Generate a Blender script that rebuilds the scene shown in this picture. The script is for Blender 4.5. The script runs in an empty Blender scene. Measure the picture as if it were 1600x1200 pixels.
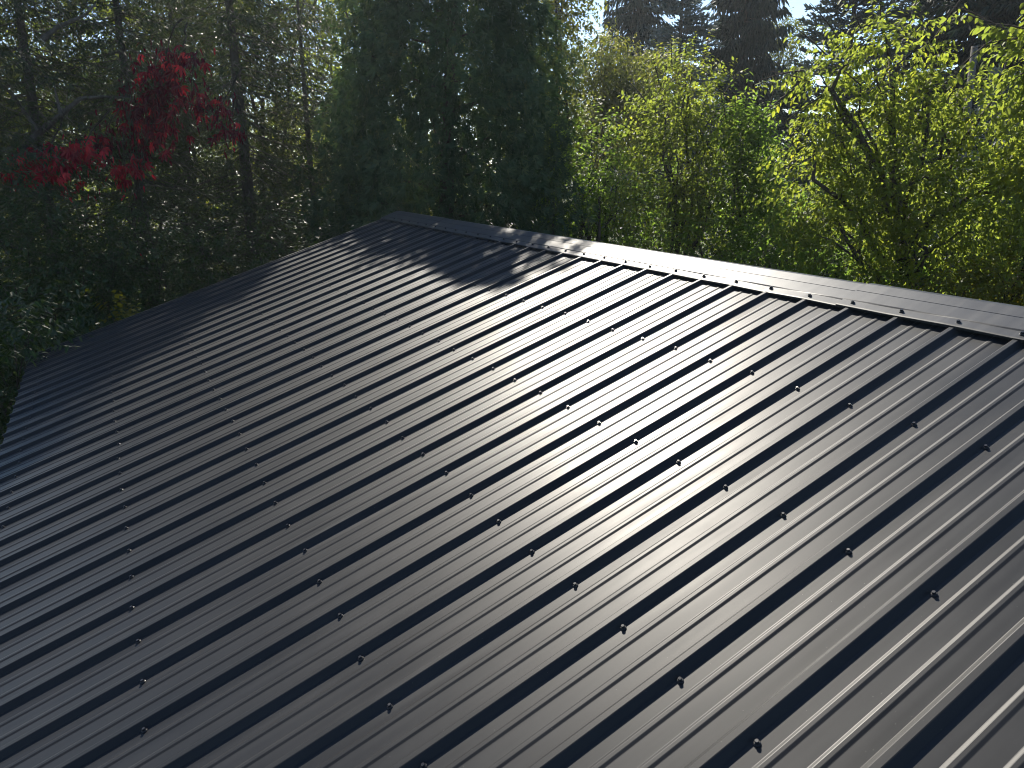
import bpy, math, random
import numpy as np
from mathutils import Vector, Matrix, Euler

SC = bpy.context.scene
COL = SC.collection
PI = math.pi
random.seed(7)
RNG = np.random.default_rng(7)

# ------------------------------------------------------------------ camera
CAM_H = 4.2
FPX = 1139.77
PITCH = math.radians(16.822)
cam_data = bpy.data.cameras.new('camera')
cam_data.sensor_width = 36.0
cam_data.lens = FPX / 1600 * 36.0
cam_data.clip_start = 0.05
cam_data.clip_end = 3000
cam = bpy.data.objects.new('camera', cam_data)
COL.objects.link(cam)
cam.location = (0, 0, CAM_H)
cam.rotation_euler = (PI / 2 - PITCH, 0, 0)
SC.camera = cam

# ------------------------------------------------------------------ light
SUN_AZ, SUN_EL = math.radians(-7.5), math.radians(38.5)
world = bpy.data.worlds.new('World')
SC.world = world
world.use_nodes = True
wn = world.node_tree
wn.nodes.clear()
sky = wn.nodes.new('ShaderNodeTexSky')
sky.sky_type = 'NISHITA'
sky.sun_disc = False
sky.sun_elevation = SUN_EL
sky.sun_rotation = SUN_AZ
sky.altitude = 1500
sky.air_density = 1.0
sky.dust_density = 0.15
sky.ozone_density = 1.5
bg = wn.nodes.new('ShaderNodeBackground')
bg.inputs['Strength'].default_value = 0.085
wo = wn.nodes.new('ShaderNodeOutputWorld')
wn.links.new(sky.outputs[0], bg.inputs[0])
wn.links.new(bg.outputs[0], wo.inputs[0])
sun_data = bpy.data.lights.new('sun', 'SUN')
sun_data.energy = 4.2
sun_data.angle = math.radians(0.5)
sun_data.color = (1.0, 0.93, 0.81)
sun = bpy.data.objects.new('sun', sun_data)
COL.objects.link(sun)
SUNV = Vector((math.sin(SUN_AZ) * math.cos(SUN_EL), math.cos(SUN_AZ) * math.cos(SUN_EL), math.sin(SUN_EL)))
sun.rotation_euler = (-SUNV).to_track_quat('-Z', 'Y').to_euler()
SC.view_settings.view_transform = 'Standard'
SC.view_settings.look = 'None'
SC.view_settings.exposure = 1.25
SC.view_settings.gamma = 1.0
SC.view_settings.use_curve_mapping = False
SC.render.engine = 'CYCLES'
SC.cycles.filter_width = 1.1
SC.cycles.max_bounces = 8
SC.cycles.transmission_bounces = 6
SC.cycles.diffuse_bounces = 4


def at(px, py, y):
    """World point seen at photo pixel (px, py) at forward distance y."""
    a, b = (px - 800) / FPX, (py - 600) / FPX
    c, s = math.cos(PITCH), math.sin(PITCH)
    d = Vector((a, c - b * s, -b * c - s))
    return Vector((0, 0, CAM_H)) + d * (y / d.y)


# ------------------------------------------------------------------ materials
def new_mat(name):
    m = bpy.data.materials.new(name)
    m.use_nodes = True
    nt = m.node_tree
    nt.nodes.clear()
    out = nt.nodes.new('ShaderNodeOutputMaterial')
    return m, nt, out


def ramp(nt, stops):
    r = nt.nodes.new('ShaderNodeValToRGB')
    e = r.color_ramp.elements
    while len(e) > 1:
        e.remove(e[-1])
    e[0].position, e[0].color = stops[0][0], (*stops[0][1], 1)
    for p, c in stops[1:]:
        k = e.new(p)
        k.color = (*c, 1)
    return r


def leaf_mat(name, stops, trans=0.45, tgain=(1.9, 1.75, 0.8), rough=0.52, spec=0.22, per_object=False):
    m, nt, out = new_mat(name)
    if per_object:
        src = nt.nodes.new('ShaderNodeObjectInfo').outputs['Random']
    else:
        a = nt.nodes.new('ShaderNodeAttribute')
        a.attribute_name = 'tint'
        src = a.outputs['Fac']
    r = ramp(nt, stops)
    nt.links.new(src, r.inputs[0])
    pr = nt.nodes.new('ShaderNodeBsdfPrincipled')
    pr.inputs['Roughness'].default_value = rough
    pr.inputs['Specular IOR Level'].default_value = spec
    nt.links.new(r.outputs[0], pr.inputs['Base Color'])
    if trans > 0:
        mul = nt.nodes.new('ShaderNodeMix')
        mul.data_type = 'RGBA'
        mul.blend_type = 'MULTIPLY'
        mul.clamp_result = False
        mul.inputs[0].default_value = 1
        nt.links.new(r.outputs[0], mul.inputs[6])
        mul.inputs[7].default_value = (*tgain, 1)
        tr = nt.nodes.new('ShaderNodeBsdfTranslucent')
        nt.links.new(mul.outputs[2], tr.inputs[0])
        mx = nt.nodes.new('ShaderNodeMixShader')
        mx.inputs[0].default_value = trans
        nt.links.new(pr.outputs[0], mx.inputs[1])
        nt.links.new(tr.outputs[0], mx.inputs[2])
        nt.links.new(mx.outputs[0], out.inputs[0])
    else:
        nt.links.new(pr.outputs[0], out.inputs[0])
    return m


def bark_mat(name, c1, c2, scale=14):
    m, nt, out = new_mat(name)
    tc = nt.nodes.new('ShaderNodeTexCoord')
    mp = nt.nodes.new('ShaderNodeMapping')
    mp.inputs['Scale'].default_value = (1, 1, 0.25)
    nt.links.new(tc.outputs['Object'], mp.inputs[0])
    nz = nt.nodes.new('ShaderNodeTexNoise')
    nz.inputs['Scale'].default_value = scale
    nz.inputs['Detail'].default_value = 6
    nz.inputs['Roughness'].default_value = 0.7
    nt.links.new(mp.outputs[0], nz.inputs['Vector'])
    r = ramp(nt, [(0.3, c1), (0.7, c2)])
    nt.links.new(nz.outputs['Fac'], r.inputs[0])
    pr = nt.nodes.new('ShaderNodeBsdfPrincipled')
    pr.inputs['Roughness'].default_value = 0.9
    pr.inputs['Specular IOR Level'].default_value = 0.2
    nt.links.new(r.outputs[0], pr.inputs['Base Color'])
    bp = nt.nodes.new('ShaderNodeBump')
    bp.inputs['Strength'].default_value = 0.8
    bp.inputs['Distance'].default_value = 0.02
    nt.links.new(nz.outputs['Fac'], bp.inputs['Height'])
    nt.links.new(bp.outputs[0], pr.inputs['Normal'])
    nt.links.new(pr.outputs[0], out.inputs[0])
    return m


def steel_mat(name, base, rough, wave=True, spec=0.25):
    """Textured dark polyester coating on steel: fine grain, dust, slight oil-canning."""
    m, nt, out = new_mat(name)
    tc = nt.nodes.new('ShaderNodeTexCoord')
    pr = nt.nodes.new('ShaderNodeBsdfPrincipled')
    pr.inputs['Specular IOR Level'].default_value = spec
    n1 = nt.nodes.new('ShaderNodeTexNoise')
    n1.inputs['Scale'].default_value = 420
    n1.inputs['Detail'].default_value = 3
    nt.links.new(tc.outputs['Object'], n1.inputs['Vector'])
    # dust film: streaks running down the slope
    mp = nt.nodes.new('ShaderNodeMapping')
    mp.inputs['Scale'].default_value = (16, 0.7, 0.7)
    nt.links.new(tc.outputs['Object'], mp.inputs[0])
    n2 = nt.nodes.new('ShaderNodeTexNoise')
    n2.inputs['Scale'].default_value = 2.2
    n2.inputs['Detail'].default_value = 5
    nt.links.new(mp.outputs[0], n2.inputs['Vector'])
    n3 = nt.nodes.new('ShaderNodeTexNoise')
    n3.inputs['Scale'].default_value = 2.6
    n3.inputs['Detail'].default_value = 7
    n3.inputs['Roughness'].default_value = 0.65
    nt.links.new(tc.outputs['Object'], n3.inputs['Vector'])
    ad = nt.nodes.new('ShaderNodeMath')
    ad.operation = 'MULTIPLY'
    nt.links.new(n2.outputs['Fac'], ad.inputs[0])
    nt.links.new(n3.outputs['Fac'], ad.inputs[1])
    r = ramp(nt, [(0.12, base), (0.5, tuple(b * 1.5 + 0.004 for b in base))])
    nt.links.new(ad.outputs[0], r.inputs[0])
    # tiny pale specks of grit
    vo = nt.nodes.new('ShaderNodeTexVoronoi')
    vo.inputs['Scale'].default_value = 34
    nt.links.new(tc.outputs['Object'], vo.inputs['Vector'])
    sp = nt.nodes.new('ShaderNodeMath')
    sp.operation = 'LESS_THAN'
    sp.inputs[1].default_value = 0.03
    nt.links.new(vo.outputs['Distance'], sp.inputs[0])
    mx = nt.nodes.new('ShaderNodeMix')
    mx.data_type = 'RGBA'
    nt.links.new(sp.outputs[0], mx.inputs[0])
    nt.links.new(r.outputs[0], mx.inputs[6])
    mx.inputs[7].default_value = (0.11, 0.105, 0.095, 1)
    nt.links.new(mx.outputs[2], pr.inputs['Base Color'])
    mr = nt.nodes.new('ShaderNodeMapRange')
    mr.inputs['From Min'].default_value = 0.1
    mr.inputs['From Max'].default_value = 0.45
    mr.inputs['To Min'].default_value = rough - 0.04
    mr.inputs['To Max'].default_value = rough + 0.05
    nt.links.new(ad.outputs[0], mr.inputs['Value'])
    oi = nt.nodes.new('ShaderNodeObjectInfo')
    om = nt.nodes.new('ShaderNodeMath')
    om.operation = 'MULTIPLY_ADD'
    om.inputs[1].default_value = 0.035
    nt.links.new(oi.outputs['Random'], om.inputs[0])
    nt.links.new(mr.outputs[0], om.inputs[2])
    nt.links.new(om.outputs[0], pr.inputs['Roughness'])
    b1 = nt.nodes.new('ShaderNodeBump')
    b1.inputs['Strength'].default_value = 0.22
    b1.inputs['Distance'].default_value = 0.0003
    nt.links.new(n1.outputs['Fac'], b1.inputs['Height'])
    if wave:
        mp2 = nt.nodes.new('ShaderNodeMapping')
        mp2.inputs['Scale'].default_value = (5.0, 1.3, 1.3)
        nt.links.new(tc.outputs['Object'], mp2.inputs[0])
        n4 = nt.nodes.new('ShaderNodeTexNoise')
        n4.inputs['Scale'].default_value = 1.5
        n4.inputs['Detail'].default_value = 1
        nt.links.new(mp2.outputs[0], n4.inputs['Vector'])
        b2 = nt.nodes.new('ShaderNodeBump')
        b2.inputs['Strength'].default_value = 1.0
        b2.inputs['Distance'].default_value = 0.0012
        nt.links.new(n4.outputs['Fac'], b2.inputs['Height'])
        nt.links.new(b2.outputs[0], b1.inputs['Normal'])
    nt.links.new(b1.outputs[0], pr.inputs['Normal'])
    nt.links.new(pr.outputs[0], out.inputs[0])
    return m


def noise_mat(name, stops, scale, rough=0.9, bump=0.0, detail=8):
    m, nt, out = new_mat(name)
    tc = nt.nodes.new('ShaderNodeTexCoord')
    nz = nt.nodes.new('ShaderNodeTexNoise')
    nz.inputs['Scale'].default_value = scale
    nz.inputs['Detail'].default_value = detail
    nz.inputs['Roughness'].default_value = 0.7
    nt.links.new(tc.outputs['Object'], nz.inputs['Vector'])
    r = ramp(nt, stops)
    nt.links.new(nz.outputs['Fac'], r.inputs[0])
    pr = nt.nodes.new('ShaderNodeBsdfPrincipled')
    pr.inputs['Roughness'].default_value = rough
    nt.links.new(r.outputs[0], pr.inputs['Base Color'])
    if bump:
        bp = nt.nodes.new('ShaderNodeBump')
        bp.inputs['Distance'].default_value = bump
        nt.links.new(nz.outputs['Fac'], bp.inputs['Height'])
        nt.links.new(bp.outputs[0], pr.inputs['Normal'])
    nt.links.new(pr.outputs[0], out.inputs[0])
    return m


M = {}
M['steel'] = steel_mat('charcoal_steel', (0.0135, 0.0138, 0.0145), 0.43, spec=0.20)
M['cap'] = steel_mat('charcoal_cap', (0.024, 0.0242, 0.025), 0.42, spec=0.32)
M['screw'] = steel_mat('painted_screw', (0.018, 0.018, 0.02), 0.3, wave=False)
M['rubber'] = noise_mat('rubber_washer', [(0.3, (0.012, 0.012, 0.012)), (0.7, (0.022, 0.022, 0.022))], 60, 0.8)
M['siding'] = noise_mat('grey_siding', [(0.3, (0.20, 0.20, 0.19)), (0.7, (0.28, 0.275, 0.26))], 3, 0.7)
M['ground'] = noise_mat('grass_ground', [(0.3, (0.035, 0.04, 0.014)), (0.5, (0.06, 0.07, 0.02)), (0.7, (0.10, 0.085, 0.04))], 1.4, 0.95, 0.05)
M['road'] = noise_mat('gravel_road', [(0.3, (0.30, 0.28, 0.25)), (0.7, (0.46, 0.43, 0.39))], 5, 0.95, 0.02)
M['bark'] = bark_mat('brown_bark', (0.025, 0.02, 0.016), (0.085, 0.07, 0.055))
M['greybark'] = bark_mat('grey_bark', (0.045, 0.04, 0.036), (0.14, 0.125, 0.11))
M['twig'] = bark_mat('dead_twig', (0.09, 0.078, 0.066), (0.22, 0.19, 0.16), 30)
M['snag'] = bark_mat('weathered_wood', (0.07, 0.065, 0.06), (0.15, 0.14, 0.125), 20)
M['thuja'] = leaf_mat('thuja_foliage', [(0, (0.034, 0.060, 0.034)), (0.6, (0.054, 0.085, 0.044)), (1, (0.09, 0.108, 0.05))], 0.22, (1.6, 1.7, 0.7), 0.6, 0.2)
M['apple'] = leaf_mat('fruit_tree_leaf', [(0, (0.06, 0.082, 0.024)), (0.55, (0.09, 0.108, 0.026)), (0.85, (0.115, 0.135, 0.024)), (1, (0.15, 0.15, 0.024))], 0.68, (3.3, 3.3, 1.7))
M['apple_leaf'] = leaf_mat('fruit_tree_single_leaf', [(0, (0.06, 0.082, 0.024)), (0.55, (0.09, 0.108, 0.026)), (0.85, (0.115, 0.135, 0.024)), (1, (0.15, 0.15, 0.024))], 0.68, (3.3, 3.3, 1.7), per_object=True)
M['bush'] = leaf_mat('bush_leaf', [(0, (0.055, 0.085, 0.022)), (0.6, (0.07, 0.105, 0.026)), (1, (0.10, 0.13, 0.025))], 0.66, (3.2, 3.3, 1.6))
M['bush_leaf'] = leaf_mat('bush_single_leaf', [(0, (0.055, 0.085, 0.022)), (0.6, (0.07, 0.105, 0.026)), (1, (0.11, 0.14, 0.025))], 0.66, (3.2, 3.3, 1.6), per_object=True)
M['olive'] = leaf_mat('olive_leaf', [(0, (0.04, 0.055, 0.02)), (0.6, (0.075, 0.085, 0.03)), (1, (0.13, 0.115, 0.035))], 0.55, (3.2, 3.1, 1.1))
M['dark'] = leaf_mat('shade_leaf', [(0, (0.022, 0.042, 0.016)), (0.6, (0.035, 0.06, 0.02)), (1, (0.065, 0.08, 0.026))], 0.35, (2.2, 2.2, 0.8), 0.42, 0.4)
M['shrub_leaf'] = leaf_mat('shrub_single_leaf', [(0, (0.025, 0.05, 0.022)), (0.7, (0.036, 0.068, 0.027)), (1, (0.06, 0.085, 0.03))], 0.35, (1.8, 1.9, 0.8), 0.55, 0.18, per_object=True)
M['yellow'] = leaf_mat('yellow_leaf', [(0, (0.07, 0.09, 0.016)), (0.6, (0.15, 0.14, 0.02)), (1, (0.24, 0.18, 0.025))], 0.5, (2.0, 1.9, 0.7))
M['larch'] = leaf_mat('needle_tuft', [(0, (0.026, 0.040, 0.024)), (0.6, (0.045, 0.062, 0.032)), (1, (0.085, 0.09, 0.042))], 0.35, (2.0, 1.9, 0.9), 0.42, 0.4)
M['spruce'] = leaf_mat('dark_spruce_needle', [(0, (0.010, 0.019, 0.014)), (0.7, (0.017, 0.03, 0.02)), (1, (0.03, 0.042, 0.025))], 0.12, (1.6, 1.6, 0.8), 0.65, 0.2)
M['bluespruce'] = leaf_mat('blue_spruce_needle', [(0, (0.06, 0.085, 0.085)), (0.7, (0.10, 0.135, 0.135)), (1, (0.15, 0.18, 0.17))], 0.15, (1.3, 1.3, 1.0), 0.6, 0.25)
M['greyspruce'] = leaf_mat('grey_spruce_needle', [(0, (0.03, 0.045, 0.042)), (0.7, (0.05, 0.07, 0.062)), (1, (0.085, 0.10, 0.085))], 0.15, (1.4, 1.4, 0.9), 0.6, 0.25)
M['red_shaded'] = leaf_mat('shaded_crimson_leaf', [(0, (0.06, 0.006, 0.016)), (0.8, (0.10, 0.008, 0.02)), (1, (0.2, 0.015, 0.025))], 0.5, (2.4, 1.1, 1.2), 0.4, 0.3, per_object=True)  # darker copy of the creeper leaf, shade put into its colour
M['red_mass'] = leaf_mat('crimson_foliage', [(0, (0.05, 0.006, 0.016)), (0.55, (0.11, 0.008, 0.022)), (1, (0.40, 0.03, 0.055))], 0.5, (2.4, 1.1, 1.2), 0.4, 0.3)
M['red'] = leaf_mat('sunlit_crimson_leaf', [(0, (0.14, 0.008, 0.022)), (0.6, (0.26, 0.014, 0.026)), (1, (0.44, 0.04, 0.06))], 0.5, (2.4, 1.1, 1.2), 0.4, 0.35, per_object=True)  # brighter copy of the creeper leaf, sun spots put into its colour


# ------------------------------------------------------------------ object helpers
def mesh_obj(name, verts, faces, mat, parent=None, smooth=False):
    me = bpy.data.meshes.new(name)
    me.from_pydata([tuple(v) for v in verts], [], faces)
    me.materials.append(mat)
    if smooth:
        me.polygons.foreach_set('use_smooth', [True] * len(me.polygons))
    me.update()
    o = bpy.data.objects.new(name, me)
    COL.objects.link(o)
    if parent:
        o.parent = parent
    return o


def thing(name, label, cat, loc, rz=0, group=None):
    o = bpy.data.objects.new(name, None)
    o.empty_display_size = 0.3
    COL.objects.link(o)
    o.location = loc
    o.rotation_euler = (0, 0, rz)
    o['label'] = label
    o['category'] = cat
    if group:
        o['group'] = group
    return o


class Tubes:
    """Collects tapered tubes into one mesh."""
    def __init__(self):
        self.v, self.f = [], []

    def add(self, pts, rad, sides=6, cap=True):
        pts = [Vector(p) for p in pts]
        n0 = len(self.v)
        ref = Vector((0.31, 0.17, 0.93))
        for i, p in enumerate(pts):
            t = (pts[min(i + 1, len(pts) - 1)] - pts[max(i - 1, 0)]).normalized()
            a = t.cross(ref)
            if a.length < 0.05:
                a = t.cross(Vector((1, 0, 0)))
            a.normalize()
            b = t.cross(a)
            for k in range(sides):
                th = 2 * PI * k / sides
                self.v.append(p + (a * math.cos(th) + b * math.sin(th)) * rad[i])
        for i in range(len(pts) - 1):
            for k in range(sides):
                k2 = (k + 1) % sides
                self.f.append((n0 + i * sides + k, n0 + i * sides + k2, n0 + (i + 1) * sides + k2, n0 + (i + 1) * sides + k))
        if cap:
            self.f.append(tuple(n0 + (len(pts) - 1) * sides + k for k in range(sides)))

    def build(self, name, mat, parent):
        return mesh_obj(name, self.v, self.f, mat, parent, True)


def bend(p0, p1, sag, n=5, wob=0.0):
    """A curved line of points from p0 to p1 lifted by sag at its middle."""
    p0, p1 = Vector(p0), Vector(p1)
    L = (p1 - p0).length
    out = []
    for i in range(n):
        t = i / (n - 1)
        q = p0.lerp(p1, t) + Vector((0, 0, sag * 4 * t * (1 - t)))
        if 0 < i < n - 1 and wob:
            q += Vector((random.uniform(-1, 1), random.uniform(-1, 1), random.uniform(-1, 1))) * wob * L
        out.append(q)
    return out


def unit(a):
    return a / np.maximum(np.linalg.norm(a, axis=-1, keepdims=True), 1e-9)


# leaf outlines: (along, across, lift); faces index into them
LEAF6 = (np.array([[0, 0, 0], [.28, .40, .10], [.68, .33, .07], [1, 0, -.12], [.68, -.33, .07], [.28, -.40, .10]]),
         [(0, 3, 2, 1), (0, 5, 4, 3)])
LEAF4 = (np.array([[0, 0, 0], [.45, .5, .08], [1, 0, -.06], [.45, -.5, .08]]), [(0, 2, 1), (0, 3, 2)])
BLADE = (np.array([[0, -.3, 0], [0, .3, 0], [.6, .5, .02], [1, 0, -.03], [.6, -.5, .02]]), [(0, 4, 3, 2, 1)])
BLADE3 = (np.array([[0, -.5, 0], [0, .5, 0], [1, 0, 0]]), [(0, 2, 1)])


class Leaves:
    """Leaf blades gathered as arrays: base point, direction, normal hint, length, width, tint."""
    def __init__(self):
        self.P, self.D, self.N, self.L, self.W, self.T = [], [], [], [], [], []

    def add(self, P, D, N, L, W, T):
        n = len(P)
        self.P.append(np.asarray(P, float)); self.D.append(np.asarray(D, float)); self.N.append(np.asarray(N, float))
        self.L.append(np.broadcast_to(L, n).astype(float)); self.W.append(np.broadcast_to(W, n).astype(float))
        self.T.append(np.broadcast_to(T, n).astype(float))

    def arrays(self):
        P, D, N = np.concatenate(self.P), unit(np.concatenate(self.D)), np.concatenate(self.N)
        S = unit(np.cross(N, D))
        U = np.cross(D, S)
        return P, D, S, U, np.concatenate(self.L), np.concatenate(self.W), np.clip(np.concatenate(self.T), 0, 1)

    def build(self, name, mat, parent, shape=LEAF4, origin=None, singles=0, single_mat=None, stuff=True):
        P, D, S, U, L, W, T = self.arrays()
        org = np.array(origin if origin is not None else (0, 0, 0), float)
        if singles:
            # the leaves that show largest become objects of their own
            dist = np.linalg.norm(P - np.array([0, 0, CAM_H]), axis=1)
            face = np.abs(np.einsum('ij,ij->i', U, unit(P - np.array([0, 0, CAM_H]))))
            order = np.argsort(-(L * (0.3 + face) / dist))
            take = order[:singles]
            keep = order[singles:]
            tv, tf = shape
            wl = float(np.median(W / L))
            vv = tv * np.array([1, wl, wl])
            me = bpy.data.meshes.new('leaf')
            me.from_pydata([tuple(v) for v in vv], [], tf)
            me.materials.append(single_mat)
            me.update()
            for i in take:
                o = bpy.data.objects.new('leaf', me)
                COL.objects.link(o)
                o.parent = parent
                m = Matrix.Identity(4)
                for r in range(3):
                    m[r][0], m[r][1], m[r][2] = D[i][r] * L[i], S[i][r] * L[i], U[i][r] * L[i]
                    m[r][3] = P[i][r] - org[r]
                o.matrix_local = m
            P, D, S, U, L, W, T = (a[keep] for a in (P, D, S, U, L, W, T))
        tv, tf = shape
        k = len(tv)
        V = (P[:, None, :] - org + D[:, None, :] * (tv[None, :, 0] * L[:, None])[..., None]
             + S[:, None, :] * (tv[None, :, 1] * W[:, None])[..., None]
             + U[:, None, :] * (tv[None, :, 2] * W[:, None])[..., None]).reshape(-1, 3)
        n = len(P)
        base = (np.arange(n) * k)[:, None]
        loops, sizes = [], []
        flat = np.concatenate([np.array(f) for f in tf])
        sizes = np.tile(np.array([len(f) for f in tf]), n)
        loops = (base + flat[None, :]).ravel()
        me = bpy.data.meshes.new(name)
        me.vertices.add(len(V))
        me.vertices.foreach_set('co', V.astype(np.float32).ravel())
        me.loops.add(len(loops))
        me.loops.foreach_set('vertex_index', loops.astype(np.int32))
        me.polygons.add(len(sizes))
        starts = np.concatenate([[0], np.cumsum(sizes)[:-1]])
        me.polygons.foreach_set('loop_start', starts.astype(np.int32))
        me.update(calc_edges=True)
        at_ = me.attributes.new('tint', 'FLOAT', 'POINT')
        at_.data.foreach_set('value', np.repeat(T, k).astype(np.float32))
        me.materials.append(mat)
        o = bpy.data.objects.new(name, me)
        COL.objects.link(o)
        o.parent = parent
        if stuff:
            o['kind'] = 'stuff'
        return o


def rand_dirs(n, rng):
    return unit(rng.normal(size=(n, 3)))


def shoots(lv, P0, D0, length, nleaf, leaf_len, leaf_wid, rng, droop=0.5, arch=0.6, tint=None, hang=0.6):
    """Arching shoots, each with leaves set alternately along it."""
    n = len(P0)
    Ls = length * rng.uniform(0.6, 1.25, n)
    side0 = unit(np.cross(D0, rand_dirs(n, rng)))
    tb = rng.normal(0.42, 0.16, n) if tint is None else tint
    ends = []
    for i in range(nleaf):
        t = (i + rng.uniform(0.2, 0.8, n)) / nleaf
        drop = np.zeros((n, 3))
        drop[:, 2] = -arch * Ls * t * t * 0.5
        P = P0 + D0 * (Ls * t)[:, None] + drop
        tan = D0.copy()
        tan[:, 2] -= arch * t
        tan = unit(tan)
        sgn = 1 if i % 2 else -1
        ax = unit(np.cross(tan, side0))
        ang = rng.uniform(-0.9, 0.9, n)[:, None]
        sd = (side0 * np.cos(ang) + ax * np.sin(ang)) * sgn
        D = unit(tan * 0.45 + sd * 0.9)
        D[:, 2] -= hang * rng.uniform(0.3, 1.3, n)
        D = unit(D)
        N = unit(rand_dirs(n, rng) * 0.55 + np.array([0, 0, 1.0]) + sd * 0.3)
        sc = rng.uniform(0.65, 1.2, n)
        lv.add(P, D, N, leaf_len * sc, leaf_wid * sc, tb + rng.normal(0, 0.13, n))
    return P0 + D0 * Ls[:, None]


def shell_points(lobes, n, rng, inner=0.25, low=None):
    """Random points through ellipsoid lobes, denser to the outside; also their outward directions."""
    w = np.array([r[0] * r[1] + r[1] * r[2] + r[0] * r[2] for c, r in lobes])
    idx = rng.choice(len(lobes), n, p=w / w.sum())
    C = np.array([tuple(c) for c, r in lobes])[idx]
    R = np.array([tuple(r) for c, r in lobes])[idx]
    d = rand_dirs(n, rng)
    rad = (inner + (1 - inner) * rng.uniform(0, 1, n) ** 0.6)
    lump = 1 + 0.18 * np.sin(d[:, 0] * 5 + idx) * np.sin(d[:, 1] * 4 + 2 * idx) + 0.12 * np.sin(d[:, 2] * 7 + idx * 1.7)
    P = C + d * R * (rad * lump)[:, None]
    return P, unit(d * R), idx


def broadleaf(name, label, base, lobes, nshoot, mat, leaf=(0.07, 0.045), length=0.4, nleaf=9, seed=1, trunk_r=0.08, bark='bark',
              group=None, cat='tree', shape=LEAF4, singles=0, single_mat=None, upw=0.5, arch=0.6, hang=0.6, inner=0.25,
              extra=None, limbs=14, stems=1, tint_shift=0.0):
    rng = np.random.default_rng(seed)
    random.seed(seed)
    base = Vector(base)
    root = thing(name, label, cat, base, 0, group)
    lobes = [(Vector(c), Vector(r)) for c, r in lobes]
    P, O, idx = shell_points(lobes, nshoot, rng, inner)
    P[:, 2] = np.maximum(P[:, 2], 0.15)
    D = unit(O + rand_dirs(nshoot, rng) * 0.5 + np.array([0, 0, upw]))
    lv = Leaves()
    clump = 0.42 + tint_shift + 0.13 * np.sin(P[:, 0] * 2.3 + seed) * np.sin(P[:, 2] * 2.7) + rng.normal(0, 0.1, nshoot)
    shoots(lv, P, D, length, nleaf, leaf[0], leaf[1], rng, arch=arch, tint=clump, hang=hang)
    if extra is not None:
        eP, eD, eL = extra
        eP, eD = np.array([tuple(p) for p in eP]), unit(np.array([tuple(d) for d in eD]))
        shoots(lv, eP, eD, eL, int(nleaf * eL / length) + 2, leaf[0] * 1.15, leaf[1] * 1.15, rng, arch=arch * 0.6, hang=hang)
    lv.build('crown', mat, root, shape, base, singles, single_mat)
    # trunk and limbs reaching into the crown
    tb = Tubes()
    cz = sum((c for c, r in lobes), Vector()) / len(lobes)
    for s in range(stems):
        off = Vector((random.uniform(-.25, .25), random.uniform(-.25, .25), 0)) * (stems > 1)
        top = Vector((cz.x, cz.y, cz.z)) - base + off * 3
        tb.add(bend(off, top, 0, 6, 0.03), [trunk_r * (1 - 0.11 * i) for i in range(6)], 8)
    trunk = tb.build('trunk', M[bark], root)
    tb = Tubes()
    for c, r in lobes:
        st = Vector((0, 0, 0)).lerp(cz - base, random.uniform(0.45, 0.9))
        pts = bend(st, c - base, 0.05, 5, 0.05)
        tb.add(pts, [trunk_r * f for f in (0.5, 0.42, 0.34, 0.27, 0.2)], 6)
        for k in range(max(2, limbs // len(lobes))):
            d = Vector(rand_dirs(1, rng)[0])
            e = c - base + Vector((d.x * r.x, d.y * r.y, abs(d.z) * r.z)) * random.uniform(0.7, 1.0)
            pts2 = bend(pts[2 + k % 3], e, 0.08, 5, 0.06)
            tb.add(pts2, [trunk_r * f for f in (0.24, 0.19, 0.14, 0.1, 0.05)], 5)
    if extra is not None:
        for p, d in zip(eP, eD):
            q = Vector(p) - base
            tb.add(bend(q, q + Vector(d) * eL, 0.02, 4), [0.012, 0.009, 0.006, 0.003], 4)
    tb.build('branch', M[bark], root)
    return root


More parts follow.
